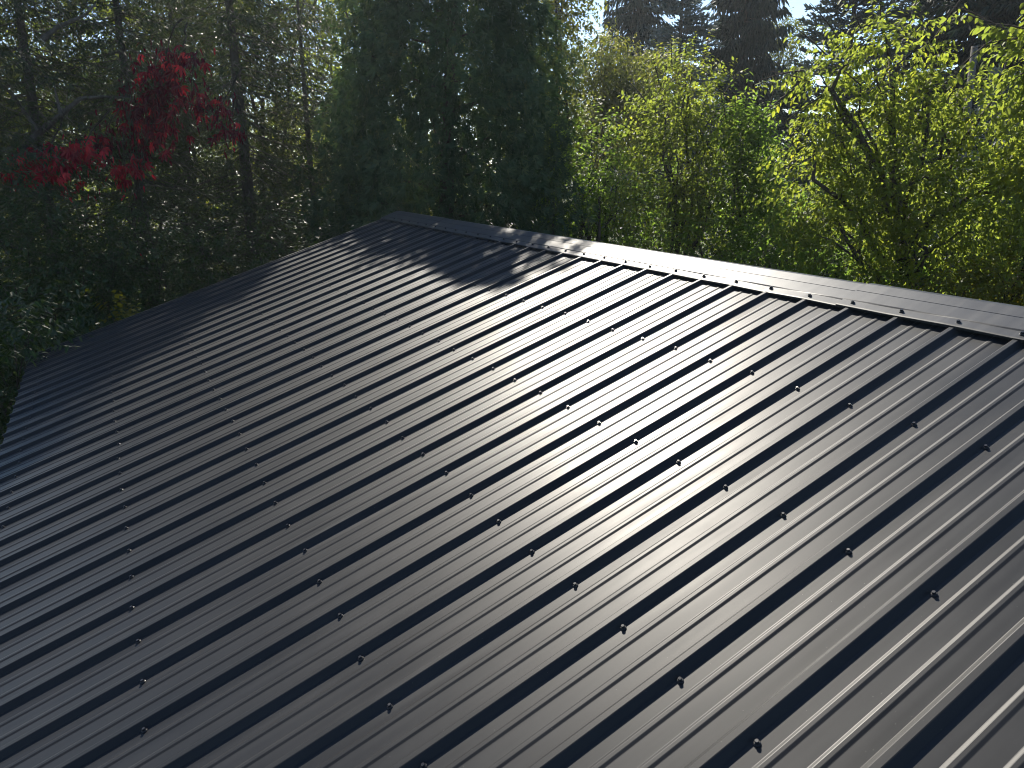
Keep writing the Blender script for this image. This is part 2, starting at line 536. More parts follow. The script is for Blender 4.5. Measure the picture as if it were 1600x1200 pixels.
def conifer(name, label, base, H, R0, mat, seed=1, z0=0.5, dz=0.35, nb=7, droop=0.25, tip_up=0.1, hang=0.3, twig=0.45, ntw=12, nblade=4,
            blade=(0.28, 0.045), trunk_r=0.16, bark='bark', group=None, power=0.85, cat='spruce', shape=BLADE, up=False, lean=(0, 0), gap=0.0):
    """A trunk with whorls of branches carrying needle-covered side twigs."""
    rng = np.random.default_rng(seed)
    random.seed(seed)
    base = Vector(base)
    root = thing(name, label, cat, base, 0, group)
    lv = Leaves()
    tb = Tubes()
    br = Tubes()
    axis = lambda z: np.array([lean[0] * z / H, lean[1] * z / H, z])
    tb.add([Vector(axis(H * i / 8)) for i in range(9)], [max(trunk_r * (1 - i / 8.3), 0.012) for i in range(9)], 9)
    z = z0
    while z < H - 0.15:
        f = 1 - z / H
        for k in range(nb):
            if rng.uniform() < gap:
                continue
            az = rng.uniform(0, 2 * PI)
            r = R0 * f ** power * rng.uniform(0.65, 1.12) + 0.08
            h = np.array([math.cos(az), math.sin(az), 0])
            pd = np.array([-h[1], h[0], 0])
            zz = z + rng.uniform(-dz, dz) * 0.5
            n = max(4, int(ntw * (0.35 + 0.65 * r / R0)))
            t = (np.arange(n) + 0.5) / n
            dz_ = -droop * r * (t ** 1.3) * (0.6 + 0.6 * (1 - abs(2 * f - 1))) + tip_up * r * t ** 3
            C = axis(zz) + h * (r * t)[:, None]
            C[:, 2] += dz_ + (0.25 * r * t * (f < 0.25))
            pts = [Vector(axis(zz))] + [Vector(C[i]) for i in np.linspace(0, n - 1, 4).astype(int)]
            rr = trunk_r * 0.16 * (0.4 + 0.6 * f)
            br.add(pts, [rr, rr * .8, rr * .6, rr * .4, rr * .15], 4)
            tl = twig * (0.35 + 0.75 * (1 - t)) * (0.4 + 0.6 * r / R0) + 0.06
            for sgn in (-1, 1):
                D = unit(h * 0.75 + sgn * pd * rng.uniform(0.5, 1.1, n)[:, None] + np.array([0, 0, 1]) * rng.uniform(-0.35, 0.15, n)[:, None] - np.array([0, 0, hang * 0.6]))
                for b in range(nblade):
                    s = (b + rng.uniform(0, 0.9, n)) / nblade
                    Q = C + D * (tl * s)[:, None] + rng.normal(0, 0.02, (n, 3))
                    B = unit(D + rand_dirs(n, rng) * 0.45 + np.array([0, 0, (0.5 if up else 0) - hang * rng.uniform(0.5, 2.0)]))
                    lv.add(Q + np.array(tuple(base)), B, rand_dirs(n, rng) + np.array([0, 0, 0.6]), blade[0] * rng.uniform(0.6, 1.2, n), blade[1] * rng.uniform(0.7, 1.2, n), rng.normal(0.4, 0.2, n) + 0.25 * s * t)
            # leader tuft at the branch tip
            m = 5
            lv.add(np.repeat(C[-1:], m, 0) + np.array(tuple(base)), unit(h + rand_dirs(m, rng) * 0.4 + np.array([0, 0, 0.3 if up else -hang])), rand_dirs(m, rng), blade[0] * 0.9, blade[1], 0.7)
        z += dz * rng.uniform(0.8, 1.2) * (0.6 + 0.4 * f)
    lv.build('crown', mat, root, shape, base)
    tb.build('trunk', M[bark], root)
    o = br.build('branch', M[bark], root)
    o['kind'] = 'stuff'
    return root


# ------------------------------------------------------------------ setting: ground and road
def sheet(name, xs, ys, z, mat):
    nx, ny = len(xs), len(ys)
    v = []
    for j, y in enumerate(ys):
        for i, x in enumerate(xs):
            d = math.hypot(x, y)
            v.append((x, y, z(x, y) if callable(z) else z))
    f = [(j * nx + i, j * nx + i + 1, (j + 1) * nx + i + 1, (j + 1) * nx + i) for j in range(ny - 1) for i in range(nx - 1)]
    o = mesh_obj(name, v, f, mat, None, True)
    o['kind'] = 'structure'
    return o


sheet('ground', [-1200, -400, -120, -60, -30, -15, 0, 15, 30, 60, 120, 400, 1200], [-1200, -300, -60, -20, 0, 10, 20, 40, 80, 160, 500, 1500], 0.0, M['ground'])
sheet('gravel_road', [-200, -100, -50, -20, 0, 20, 50, 100, 200], [50, 54, 58, 62], lambda x, y: 0.004 if abs(y - 56) > 3 else 0.02, M['road'])

# ------------------------------------------------------------------ the metal-roofed building
PT = 0.2286                                   # rib spacing, metres
SLOPE = math.radians(17.909)
CS, SN = math.cos(SLOPE), math.sin(SLOPE)
ORIG_Z = CAM_H - 0.80616
V_RIDGE, V_EAVE = -3.66, 13.62
U_NEAR, U_FAR = -12, 30.36
shed = thing('shed', 'low building with a dark charcoal ribbed metal roof and screwed ridge cap', 'building', (1.40173, 2.00753, 0), math.atan2(0.875076, -0.483985))


def rp(u, v, h):
    """Roof coordinates (rib units along ridge, down slope, above pan) to building coordinates."""
    return Vector((PT * u, PT * (v * CS + h * SN), PT * (-v * SN + h * CS) + ORIG_Z))


def rp_back(u, v, h):
    """The same on the far slope, mirrored about the ridge."""
    p = rp(u, v, h)
    yr = rp(0, V_RIDGE, 0).y
    return Vector((p.x, 2 * yr - p.y, p.z))


RH = 0.084                                    # major rib height
MH = 0.0135                                    # minor rib height


def rib_profile(k0, n):
    """Cross-section from just past rib k0 to rib k0+n: (u, h) pairs with rounded bends."""
    pr = []

    def trap(c, wb, wt, h, lift=0.0):
        s = (wb - wt) / 2
        e = 0.006 if h > 0.03 else 0.004
        L = math.hypot(s, h)
        du, dh = s / L * e, h / L * e
        a, b, cc, d = c - wb / 2, c - wt / 2, c + wt / 2, c + wb / 2
        pr.extend([(a - e, 0 + lift), (a + du, dh + lift), (b - du, h - dh + lift), (b + e, h + lift), (cc - e, h + lift), (cc + du, h - dh + lift), (d - du, dh + lift), (d + e, 0 + lift)])

    for k in range(k0, k0 + n + 1):
        c = k + 0.147
        lap = 0.006 if k == k0 + n else 0.0
        trap(c, 0.215, 0.075, RH, lap)
        if k < k0 + n:
            trap(k + 0.492, 0.106, 0.042, MH)
            trap(k + 0.802, 0.106, 0.042, MH)
    return pr


def roof_sheet_mesh(back):
    prof = rib_profile(0, 4)
    f_ = rp_back if back else rp
    vs = np.linspace(V_RIDGE + 0.15, V_EAVE, 3)
    verts, faces = [], []
    n = len(prof)
    for j, v in enumerate(vs):
        for (u, h) in prof:
            verts.append(f_(u, v, h))
    for j in range(len(vs) - 1):
        for i in range(n - 1):
            q = (j * n + i, j * n + i + 1, (j + 1) * n + i + 1, (j + 1) * n + i)
            faces.append(q if back else q[::-1])
    me = bpy.data.meshes.new('roof_sheet')
    me.from_pydata([tuple(v) for v in verts], [], faces)
    me.materials.append(M['steel'])
    me.update()
    return me


for back in (0, 1):
    me = roof_sheet_mesh(back)
    k = 26
    while k >= U_NEAR:
        o = bpy.data.objects.new('roof_sheet', me)
        COL.objects.link(o)
        o.parent = shed
        o.location = (PT * k, 0, 0)
        k -= 4


# screws: hex head with flange on a rubber washer
def screw_mesh():
    v, f = [], []

    def ring(r, z, n, ph=0.0):
        s = len(v)
        for i in range(n):
            a = 2 * PI * i / n + ph
            v.append((r * math.cos(a), r * math.sin(a), z))
        return s

    def skin(a, b, n):
        for i in range(n):
            f.append((a + i, a + (i + 1) % n, b + (i + 1) % n, b + i))
    n = 12
    r0 = ring(0.0085, 0.0, n); r1 = ring(0.0085, 0.0022, n); r2 = ring(0.0070, 0.0032, n); r3 = ring(0.0072, 0.0034, n); r4 = ring(0.0066, 0.0046, n)
    for a, b in ((r0, r1), (r1, r2), (r2, r3), (r3, r4)):
        skin(a, b, n)
    f.append(tuple(range(r4, r4 + n)))
    h0 = ring(0.0053, 0.0044, 6); h1 = ring(0.0053, 0.0092, 6); h2 = ring(0.0045, 0.0102, 6)
    skin(h0, h1, 6); skin(h1, h2, 6)
    f.append(tuple(range(h2, h2 + 6)))
    me = bpy.data.meshes.new('screw')
    me.from_pydata(v, [], f)
    me.materials.append(M['screw'])
    me.update()
    return me


SCREW = screw_mesh()


def screw(u, v, h, scale=1.0):
    o = bpy.data.objects.new('screw', SCREW)
    COL.objects.link(o)
    o.parent = shed
    o.location = rp(u, v, h)
    o.rotation_euler = (Matrix.Rotation(-SLOPE, 3, 'X') @ Euler((random.uniform(-.07, .07), random.uniform(-.07, .07), random.uniform(0, PI))).to_matrix()).to_euler()
    o.scale = (scale,) * 3


random.seed(3)
for j in range(6):
    for k in range(-8, 30):
        screw(k + random.uniform(-0.012, 0.012), 2.6268 * j - 0.0 + random.uniform(-0.03, 0.03) + (0.0 if j < 5 else -0.15), 0.002)


# ridge cap: three lengths, each a bent sheet over both slopes
def cap_mesh(u0, u1, lift):
    prof = [(-2.72, RH - 0.045), (-2.715, RH + 0.004), (-2.74, RH + 0.012), (-2.94, RH + 0.016), (-2.965, RH + 0.030),
            (-3.315, RH + 0.040), (-3.325, RH + 0.030), (-3.335, RH + 0.040), (V_RIDGE + 0.03, RH + 0.052)]
    line = [rp(0, v, h + lift) for v, h in prof]
    top = rp(0, V_RIDGE, RH + 0.052 + lift)
    line += [rp_back(0, v, h + lift) for v, h in prof[::-1]]
    us = np.linspace(u0, u1, max(6, int((u1 - u0) * 2)))
    verts, faces = [], []
    n = len(line)
    rng = np.random.default_rng(int(u1 * 10) % 97)
    ph = rng.uniform(0, 6)
    for u in us:
        for i, p in enumerate(line):
            w = 0.0016 * math.sin(u * 3.1 + ph) * math.sin(u * 6.283) if 1 <= i <= 3 else 0.0
            verts.append((PT * u, p.y, p.z + w))
    for j in range(len(us) - 1):
        for i in range(n - 1):
            faces.append((j * n + i, (j + 1) * n + i, (j + 1) * n + i + 1, j * n + i + 1)[::-1])
    o = mesh_obj('ridge_cap', verts, faces, M['cap'], shed)
    sol = o.modifiers.new('sheet', 'SOLIDIFY')
    sol.thickness = 0.0016
    sol.offset = -1
    return o


cap_mesh(U_NEAR, 4.42, 0.018)
cap_mesh(4.2, 25.0, 0.0)
cap_mesh(24.8, U_FAR + 0.35, 0.018)
for k in range(-8, 30):
    screw(k + 0.147 + random.uniform(-0.03, 0.03), -2.86 + random.uniform(-0.02, 0.02), RH + (0.018 if 4.3 < k < 25 else 0.028), 1.15)


def prism(name, prof, f_, u0, u1, mat):
    """A trim bar: closed (v, h) outline carried from u0 to u1."""
    n = len(prof)
    v = [f_(u0, a, b) for a, b in prof] + [f_(u1, a, b) for a, b in prof]
    f = [(i, (i + 1) % n, n + (i + 1) % n, n + i) for i in range(n)] + [tuple(range(n))[::-1], tuple(range(n, 2 * n))]
    return mesh_obj(name, v, f, mat, shed)


for f_ in (rp, rp_back):
    for (ua, ub) in ((U_FAR - 0.02, U_FAR + 0.12), (U_NEAR - 0.12, U_NEAR + 0.02)):
        # gable trim: low folded bar over the sheet edge with a drop face
        prism('gable_trim', [(V_RIDGE + 0.1, RH + 0.02), (V_EAVE + 0.1, RH + 0.02), (V_EAVE + 0.1, -0.75), (V_RIDGE + 0.1, -0.75)], f_, ua, ub, M['cap'])
    prism('fascia', [(V_EAVE - 0.35, -0.06), (V_EAVE - 0.2, -0.06), (V_EAVE - 0.2, -0.75), (V_EAVE - 0.35, -0.75)], f_, U_NEAR + 0.05, U_FAR - 0.05, M['cap'])

# walls under the roof
yr = rp(0, V_RIDGE, 0).y
ye = rp(0, V_EAVE, 0).y - 0.28
yb = 2 * yr - ye
zt = rp(0, V_EAVE, 0).z - 0.06
zr = rp(0, V_RIDGE, 0).z - 0.12
x0, x1 = PT * (U_NEAR + 1.2), PT * (U_FAR - 1.2)


def wall(pts, nrm):
    t = Vector(nrm) * 0.14
    n = len(pts)
    v = [Vector(p) for p in pts] + [Vector(p) - t for p in pts]
    f = [tuple(range(n)), tuple(range(n, 2 * n))[::-1]] + [(i, n + i, n + (i + 1) % n, (i + 1) % n) for i in range(n)]
    mesh_obj('wall', v, f, M['siding'], shed)


wall([(x1, yb + .15, 0), (x1, ye - .15, 0), (x1, ye - .15, zt), (x1, yr, zr), (x1, yb + .15, zt)], (1, 0, 0))
wall([(x0, ye - .15, 0), (x0, yb + .15, 0), (x0, yb + .15, zt), (x0, yr, zr), (x0, ye - .15, zt)], (-1, 0, 0))
wall([(x1, ye, 0), (x0, ye, 0), (x0, ye, zt), (x1, ye, zt)], (0, 1, 0))
wall([(x0, yb, 0), (x1, yb, 0), (x1, yb, zt), (x0, yb, zt)], (0, -1, 0))


# ------------------------------------------------------------------ the big thuja behind the far corner
def thuja(name, label, base, H, R0, seed):
    rng = np.random.default_rng(seed)
    base = Vector(base)
    root = thing(name, label, 'tree', base)
    lv = Leaves()
    n = 48000
    z = H * (1 - (1 - rng.uniform(0.02, 0.995, n)) ** 0.62)
    az = rng.uniform(0, 2 * PI, n)
    f = 1 - z / H
    prof = R0 * np.minimum(1.0, (f * 1.75) ** 0.62) * (0.86 + 0.14 * f)
    lump = 1 + 0.13 * np.sin(az * 5 + z * 1.3) + 0.10 * np.sin(az * 9 - z * 2.1 + 1) + 0.08 * np.sin(z * 4.5 + az * 3)
    rad = prof * lump * rng.uniform(0.15, 1.0, n) ** 0.4 + 0.03
    h = np.stack([np.cos(az), np.sin(az), np.zeros(n)], 1)
    pd = np.stack([-np.sin(az), np.cos(az), np.zeros(n)], 1)
    P = np.stack([h[:, 0] * rad, h[:, 1] * rad, z], 1)
    tw = rng.uniform(-1.5, 1.5, n)[:, None]
    fan = unit(h * np.cos(tw) + pd * np.sin(tw))
    P[:, 0] += 0.5 * (z / H) ** 2                     # the top leans a little to the right
    tint = np.clip(rng.normal(0.35, 0.18, n) + 0.25 * (lump - 1) / 0.2, 0, 1)
    size = rng.uniform(0.10, 0.20, n)
    for b in range(5):
        # a flat drooping spray: blades fanned in the vertical plane of 'fan'
        a = -0.75 + 1.5 * b / 4
        D = fan * np.cos(a * 0.9 - 0.55)[..., None] if False else fan * math.cos(a - 0.55) + np.array([0, 0, math.sin(a - 0.55)])
        D = unit(D + rng.normal(0, 0.16, (n, 3)))
        st = fan * (0.1 * size * abs(b - 2) / 2)[:, None]
        N = np.cross(fan, np.array([0, 0, 1.0])) + rng.normal(0, 0.25, (n, 3))
        lv.add(P + st + np.array(tuple(base)), D, N, size * (1 - 0.35 * abs(b - 2) / 2) * rng.uniform(0.8, 1.1, n), size * 0.15, tint + rng.normal(0, 0.08, n))
    lv.build('crown', M['thuja'], root, LEAF4, base)
    tb = Tubes()
    tb.add([Vector((0.5 * (i / 6) ** 2, 0.01 * i, H * 0.95 * i / 6)) for i in range(7)], [0.17 * (1 - i / 6.6) + 0.01 for i in range(7)], 9)
    tb.build('trunk', M['bark'], root)
    br = Tubes()
    for i in range(70):
        zz = rng.uniform(0.4, H * 0.9)
        a = rng.uniform(0, 2 * PI)
        r = R0 * min(1, ((1 - zz / H) * 1.75) ** 0.62) * 0.7
        br.add(bend((0, 0, zz), (math.cos(a) * r, math.sin(a) * r, zz + r * 0.35), -0.06, 4), [0.025, 0.018, 0.012, 0.005], 4)
    br.build('branch', M['bark'], root)
    return root


def ground_at(px, y):
    p = at(px, 300, y)
    return Vector((p.x, p.y, 0))


thuja('thuja_tree', 'large dense dark green cedar tree right behind the far roof corner', ground_at(690, 12.6), 9.9, 2.2, 21)

# ------------------------------------------------------------------ twiggy conifers on the left
LG = 'twiggy conifers behind the left roof edge'


def left_conifer(label, px, y, H, R0, seed, tr, lean=(0, 0), gap=0.1, ntw=13):
    b = ground_at(px, y)
    root = conifer('larch_tree', label, b, H, R0, M['larch'], seed, z0=1.2, dz=0.30, nb=8, droop=0.30, tip_up=0.12, hang=0.35, twig=0.7, ntw=ntw, nblade=9,
                   blade=(0.10, 0.019), trunk_r=tr, bark='greybark', group=LG, power=0.6, cat='conifer', shape=LEAF4, lean=lean, gap=gap)
    rng = np.random.default_rng(seed + 50)
    tb = Tubes()
    for i in range(800):
        z = rng.uniform(0.8, H * 0.92)
        a = rng.uniform(0, 2 * PI)
        r = R0 * (1 - z / H) ** 0.6 * rng.uniform(0.25, 1.0)
        s = Vector((math.cos(a) * r, math.sin(a) * r, z - 0.25 * r))
        d = Vector((math.cos(a + rng.normal(0, 0.9)), math.sin(a + rng.normal(0, 0.9)), rng.normal(-0.25, 0.45))) * rng.uniform(0.25, 0.75)
        tb.add(bend(s, s + d, -0.03, 3, 0.05), [0.005, 0.0035, 0.002], 3, False)
    o = tb.build('twig', M['twig'], root)
    o['kind'] = 'stuff'
    return root


left_conifer('grey conifer with the thickest straight trunk, left of the big cedar', 388, 13.0, 10.5, 2.0, 31, 0.155)
left_conifer('twiggy conifer whose trunk stands behind the red creeper', 214, 12.0, 10.6, 2.3, 32, 0.12, (0.15, 0))
r_ = left_conifer('twiggy conifer with crooked bare limbs at the far left of the wood', 60, 11.0, 10.3, 2.3, 33, 0.12, (0.3, 0))
for pts, w in (([(25, 245), (55, 212), (92, 182), (125, 154), (160, 151), (205, 153)], .055), ([(95, 180), (88, 150), (84, 130)], .025), ([(66, 62), (90, 42), (132, 24), (150, 5)], .04), ([(60, 205), (20, 150), (-10, 120)], .03)):
    tb = Tubes()
    pp = [at(x, y, 10.3 + 0.1 * k) - r_.location for k, (x, y) in enumerate(pts)]
    tb.add(pp, [w * (1 - 0.75 * k / (len(pp) - 1)) for k in range(len(pp))], 7)
    tb.build('limb', M['greybark'], r_)
left_conifer('thin conifer between the thick trunk and the big cedar', 488, 14.5, 9.6, 1.6, 34, 0.09, (0, 0), 0.25)
left_conifer('conifer standing deeper in the shade behind the red leaves', 300, 15.5, 11.6, 1.9, 35, 0.10, (0, 0), 0.2)
left_conifer('outermost twiggy conifer cut by the picture edge', -70, 10.0, 9.9, 2.0, 36, 0.12)

# ------------------------------------------------------------------ sunlit leafy trees further back on the left
BG = 'leafy trees in the sun behind the wood'
rngb = np.random.default_rng(90)
for i, (px, y, H, lab) in enumerate([(30, 19, 11.5, 'sunlit leafy tree glimpsed behind the far left conifer'),
                                     (160, 21, 12.0, 'sunlit leafy tree glimpsed low behind the red creeper'),
                                     (290, 20, 11.5, 'sunlit leafy tree glimpsed left of the thick grey trunk'),
                                     (440, 22, 12.0, 'sunlit yellow green tree between the thick trunk and the big cedar'),
                                     (560, 25, 13.0, 'leafy tree mostly hidden behind the left side of the big cedar'),
                                     (-90, 20, 11.5, 'leafy tree behind the outermost twiggy conifer'),
                                     (700, 24, 12.0, 'leafy tree hidden behind the middle of the big cedar'),
                                     (95, 42, 15.0, 'taller leafy tree showing high up at the far left'),
                                     (225, 43, 16.0, 'taller leafy tree high behind the top of the red creeper'),
                                     (360, 42, 15.5, 'taller leafy tree high behind the thick grey trunk'),
                                     (500, 44, 16.5, 'taller leafy tree high up at the left shoulder of the big cedar')]):
    b = ground_at(px, y)
    lobes = []
    for q in range(7):
        c = b + Vector((rngb.uniform(-1.5, 1.5), rngb.uniform(-1, 1), H * (0.12 + 0.125 * q)))
        lobes.append((c, (2.1 * y / 24, 1.2, 1.5 * H / 12)))
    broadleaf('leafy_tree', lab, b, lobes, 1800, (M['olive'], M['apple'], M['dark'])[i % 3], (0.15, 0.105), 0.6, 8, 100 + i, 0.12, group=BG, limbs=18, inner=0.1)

# ------------------------------------------------------------------ undergrowth along the left roof edge
UG = 'dark bushes along the left roof edge'
for i, (px, py, y, rx, rz, n, lab) in enumerate([
        (470, 400, 10.2, 0.8, 0.7, 420, 'dark bush against the foot of the big cedar'),
        (360, 430, 10.2, 0.9, 0.9, 620, 'dark bush at the foot of the thick grey trunk'),
        (250, 430, 9.6, 0.9, 1.0, 700, 'dark bush below the red creeper by the roof edge'),
        (130, 420, 9.0, 0.9, 1.1, 760, 'dark bush behind the yellow sunlit bush'),
        (20, 430, 8.6, 0.9, 1.2, 760, 'dark bush at the far left beyond the broad leaved shrub')]):
    c = at(px, py, y)
    b = Vector((c.x, c.y, 0))
    lobes = [(c, (rx, 0.7, rz)), (c + Vector((-.35, .3, -.9)), (rx, .7, 1.0)), (c + Vector((.35, .2, -.8)), (rx * .8, .7, 1.0))]
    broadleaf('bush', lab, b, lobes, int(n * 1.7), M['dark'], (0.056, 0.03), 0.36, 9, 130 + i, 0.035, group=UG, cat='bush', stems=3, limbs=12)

c = at(176, 492, 7.9)
broadleaf('yellow_bush', 'small yellow green bush catching the sun beside the left roof edge', (c.x, c.y, 0),
          [(c, (.22, .22, .2)), (c + Vector((.1, .1, -.45)), (.35, .3, .4)), (c + Vector((0, .1, -1.2)), (.35, .3, .5))], 120, M['yellow'], (0.075, 0.055), 0.25, 7, 150, 0.02, cat='bush', stems=3, limbs=9)

# broad-leaved shrub by the eave corner
c = at(40, 560, 6.6)
broadleaf('broad_leaved_shrub', 'green shrub with narrow drooping leaves by the left eave corner', (c.x - .35, c.y + .1, 0),
          [(c + Vector((-.15, .1, .05)), (.45, .4, .35)), (c + Vector((-.5, -.25, -.2)), (.45, .55, .5)), (c + Vector((-.35, .75, .1)), (.5, .4, .4)), (c + Vector((-.3, .5, -.7)), (.5, .6, .6)), (c + Vector((-.75, -.7, -.7)), (.4, .6, .6))],
          760, M['dark'], (0.082, 0.034), 0.42, 9, 160, 0.03, cat='shrub', stems=4, limbs=20, shape=LEAF6, singles=280, single_mat=M['shrub_leaf'], hang=0.9)


# ------------------------------------------------------------------ red creeper hanging in the left trees
def creeper():
    rng = np.random.default_rng(77)
    random.seed(77)
    b = ground_at(215, 10.9)
    root = thing('red_creeper', 'crimson autumn creeper hanging through the twiggy conifers on the left', 'creeper', b)
    me = bpy.data.meshes.new('leaf')
    v, f = [], []
    for i, (a, L) in enumerate(((-1.15, .62), (-.6, .85), (0, 1), (.6, .85), (1.15, .62))):
        n0 = len(v)
        ca, sa = math.cos(a), math.sin(a)
        for (x, y, z) in ((.06, 0, 0), (.35, .12, -.03), (.7, .13, -.14), (1, 0, -.34), (.7, -.13, -.14), (.35, -.12, -.03)):
            x, y = x * L, y * L
            v.append((x * ca - y * sa, x * sa + y * ca, z * L + 0.03 * abs(y)))
        f += [(n0, n0 + 3, n0 + 2, n0 + 1), (n0, n0 + 5, n0 + 4, n0 + 3)]
    me.from_pydata(v, [], f)
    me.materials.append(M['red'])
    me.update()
    me_shaded = me.copy()
    me_shaded.materials[0] = M['red_shaded']
    groups = [((255, 110), 26, 34, 10.8, 30), ((240, 150), 36, 30, 10.9, 46), ((232, 195), 34, 36, 10.9, 52), ((285, 92), 26, 12, 10.7, 12), ((300, 150), 22, 25, 10.8, 14),
              ((340, 175), 20, 24, 10.9, 12), ((360, 205), 16, 14, 11.0, 6), ((75, 255), 45, 20, 10.0, 44), ((125, 238), 36, 18, 10.1, 30), ((165, 215), 18, 22, 10.6, 14), ((195, 265), 26, 22, 10.6, 22), ((20, 275), 20, 12, 10.2, 7), ((110, 290), 30, 12, 10.4, 6), ((217, 397), 3, 3, 9.6, 1)]
    stems = Tubes()
    for (cx, cy), sx, sy, y, n in groups:
        centre = at(cx, cy, y)
        hub = centre + Vector((0, 0.1, sy / 110))
        stems.add(bend(hub - b + Vector((random.uniform(-.3, .3), 0.3, 0.4)), centre - b, 0.05, 5, 0.06), [.014, .012, .01, .008, .004], 5)
        for i in range(n):
            p = at(cx + rng.normal(0, sx * 0.62), cy + rng.normal(0, sy * 0.62), y + rng.normal(0, 0.22))
            o = bpy.data.objects.new('leaf', me if cy > 222 or rng.uniform() < .25 else me_shaded)  # lower cluster takes the sunlit colour, upper mostly the shaded one
            COL.objects.link(o)
            o.parent = root
            d = Vector((rng.normal(0, .5), rng.normal(-.45, .5), rng.uniform(-1.5, -.35))).normalized()
            nr = Vector((rng.normal(0, .4), rng.normal(-.4, .5), 1.0))
            s = nr.cross(d).normalized()
            u = d.cross(s)
            L = rng.uniform(0.10, 0.17)
            m = Matrix.Identity(4)
            q = p - b
            for r in range(3):
                m[r][0], m[r][1], m[r][2], m[r][3] = d[r] * L, s[r] * L, u[r] * L, q[r]
            o.matrix_local = m
            if i % 3 == 0:
                stems.add(bend(hub - b, q, 0.06, 4, 0.05), [.006, .005, .004, .002], 3, False)
    lv = Leaves()
    for (cx, cy), sx, sy, y, n in groups[:-1]:
        k = n * (3 if cy > 222 else 6)
        P = np.array([tuple(at(cx + rng.normal(0, sx * 0.7), cy + rng.normal(0, sy * 0.7), y + rng.normal(0.1, 0.25))) for _ in range(k)])
        lv.add(P, rand_dirs(k, rng) * 0.5 + np.array([0, -.2, -.9]), rand_dirs(k, rng) + np.array([0, -.3, .5]), rng.uniform(.08, .13, k), rng.uniform(.028, .042, k), rng.uniform(.5, 1, k) if cy > 222 else rng.uniform(0, .55, k) ** 1.5)  # tint paints sun on the lower clusters and shade on the upper
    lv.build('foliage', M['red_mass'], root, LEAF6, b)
    main = [at(212, 420, 10.9) - b, at(207, 330, 10.9) - b, at(222, 250, 10.9) - b, at(240, 170, 10.9) - b, at(258, 90, 10.9) - b]
    main[0].z = 0
    stems.add(main, [.03, .028, .024, .018, .01], 6)
    stems.add([main[2], at(170, 245, 10.7) - b, at(100, 240, 10.4) - b, at(20, 272, 10.2) - b], [.018, .014, .01, .005], 5)
    stems.add([main[3], at(290, 160, 10.8) - b, at(330, 175, 10.8) - b, at(362, 210, 10.9) - b], [.016, .012, .009, .004], 5)
    stems.build('stem', M['bark'], root)


creeper()

# ------------------------------------------------------------------ right side: bushes and fruit trees beyond the ridge
F = 1 / FPX


def lobe(px, py, y, wpx, hpx, d):
    c = at(px, py, y)
    return (c, (wpx * y * F, d, hpx * y * F))


# bush right of the cedar
c0 = at(930, 300, 12.3)
broadleaf('hedge_bush', 'rounded bush between the big cedar and the tall fruit bush', (c0.x, c0.y, 0),
          [lobe(925, 235, 12.3, 55, 55, 0.27), lobe(905, 300, 12.1, 55, 60, 0.31), lobe(960, 320, 12.0, 60, 60, 0.31), lobe(915, 365, 11.9, 75, 60, 0.31)],
          640, M['bush'], (0.064, 0.042), 0.38, 9, 201, 0.05, cat='bush', stems=3, limbs=20, extra=None)

# tall fruit bush in the centre
c0 = at(1080, 300, 11.9)
ex = [at(1050, 105, 11.8), at(1085, 85, 11.9), at(1100, 95, 12.0), at(1010, 160, 11.7), at(990, 205, 11.7), at(1130, 150, 11.8), at(1070, 95, 11.9), at(1030, 130, 11.8)]
broadleaf('fruit_bush', 'tall pointed leafy fruit tree at the middle of the ridge line', (c0.x, c0.y, 0),
          [lobe(1078, 135, 11.9, 45, 50, 0.22), lobe(1040, 185, 11.8, 50, 45, 0.27), lobe(1100, 200, 11.8, 50, 60, 0.27), lobe(1060, 255, 11.7, 70, 60, 0.31), lobe(1040, 330, 11.6, 75, 60, 0.31), lobe(1110, 320, 11.6, 60, 70, 0.31)],
          980, M['apple'], (0.07, 0.044), 0.42, 9, 202, 0.06, stems=2, limbs=24, shape=LEAF6, singles=290, single_mat=M['apple_leaf'],
          extra=(ex, [(-.1, 0, 1), (0, 0, 1), (.15, 0, 1), (-.6, 0, .6), (-.9, 0, .4), (.5, 0, .8), (0, -.1, 1), (-.3, 0, .9)], 0.45), hang=0.5)

# upright shoots right of it
c0 = at(1165, 300, 11.6)
ex = [at(1150, 180, 11.6), at(1165, 170, 11.6), at(1180, 180, 11.7), at(1135, 190, 11.6), at(1195, 200, 11.7)]
broadleaf('plum_bush', 'narrow bush of upright shoots with drooping leaves beside the tall fruit tree', (c0.x, c0.y, 0),
          [lobe(1158, 215, 11.6, 28, 50, 0.17), lobe(1185, 240, 11.6, 26, 50, 0.17), lobe(1160, 310, 11.5, 42, 60, 0.23), lobe(1195, 335, 11.3, 40, 50, 0.23)],
          520, M['bush'], (0.085, 0.045), 0.42, 9, 203, 0.035, cat='bush', stems=3, limbs=16, shape=LEAF6,
          extra=(ex, [(-.15, 0, 1), (0, 0, 1), (.1, 0, 1), (-.3, 0, 1), (.15, 0, 1)], 0.6), upw=1.2, hang=0.9)

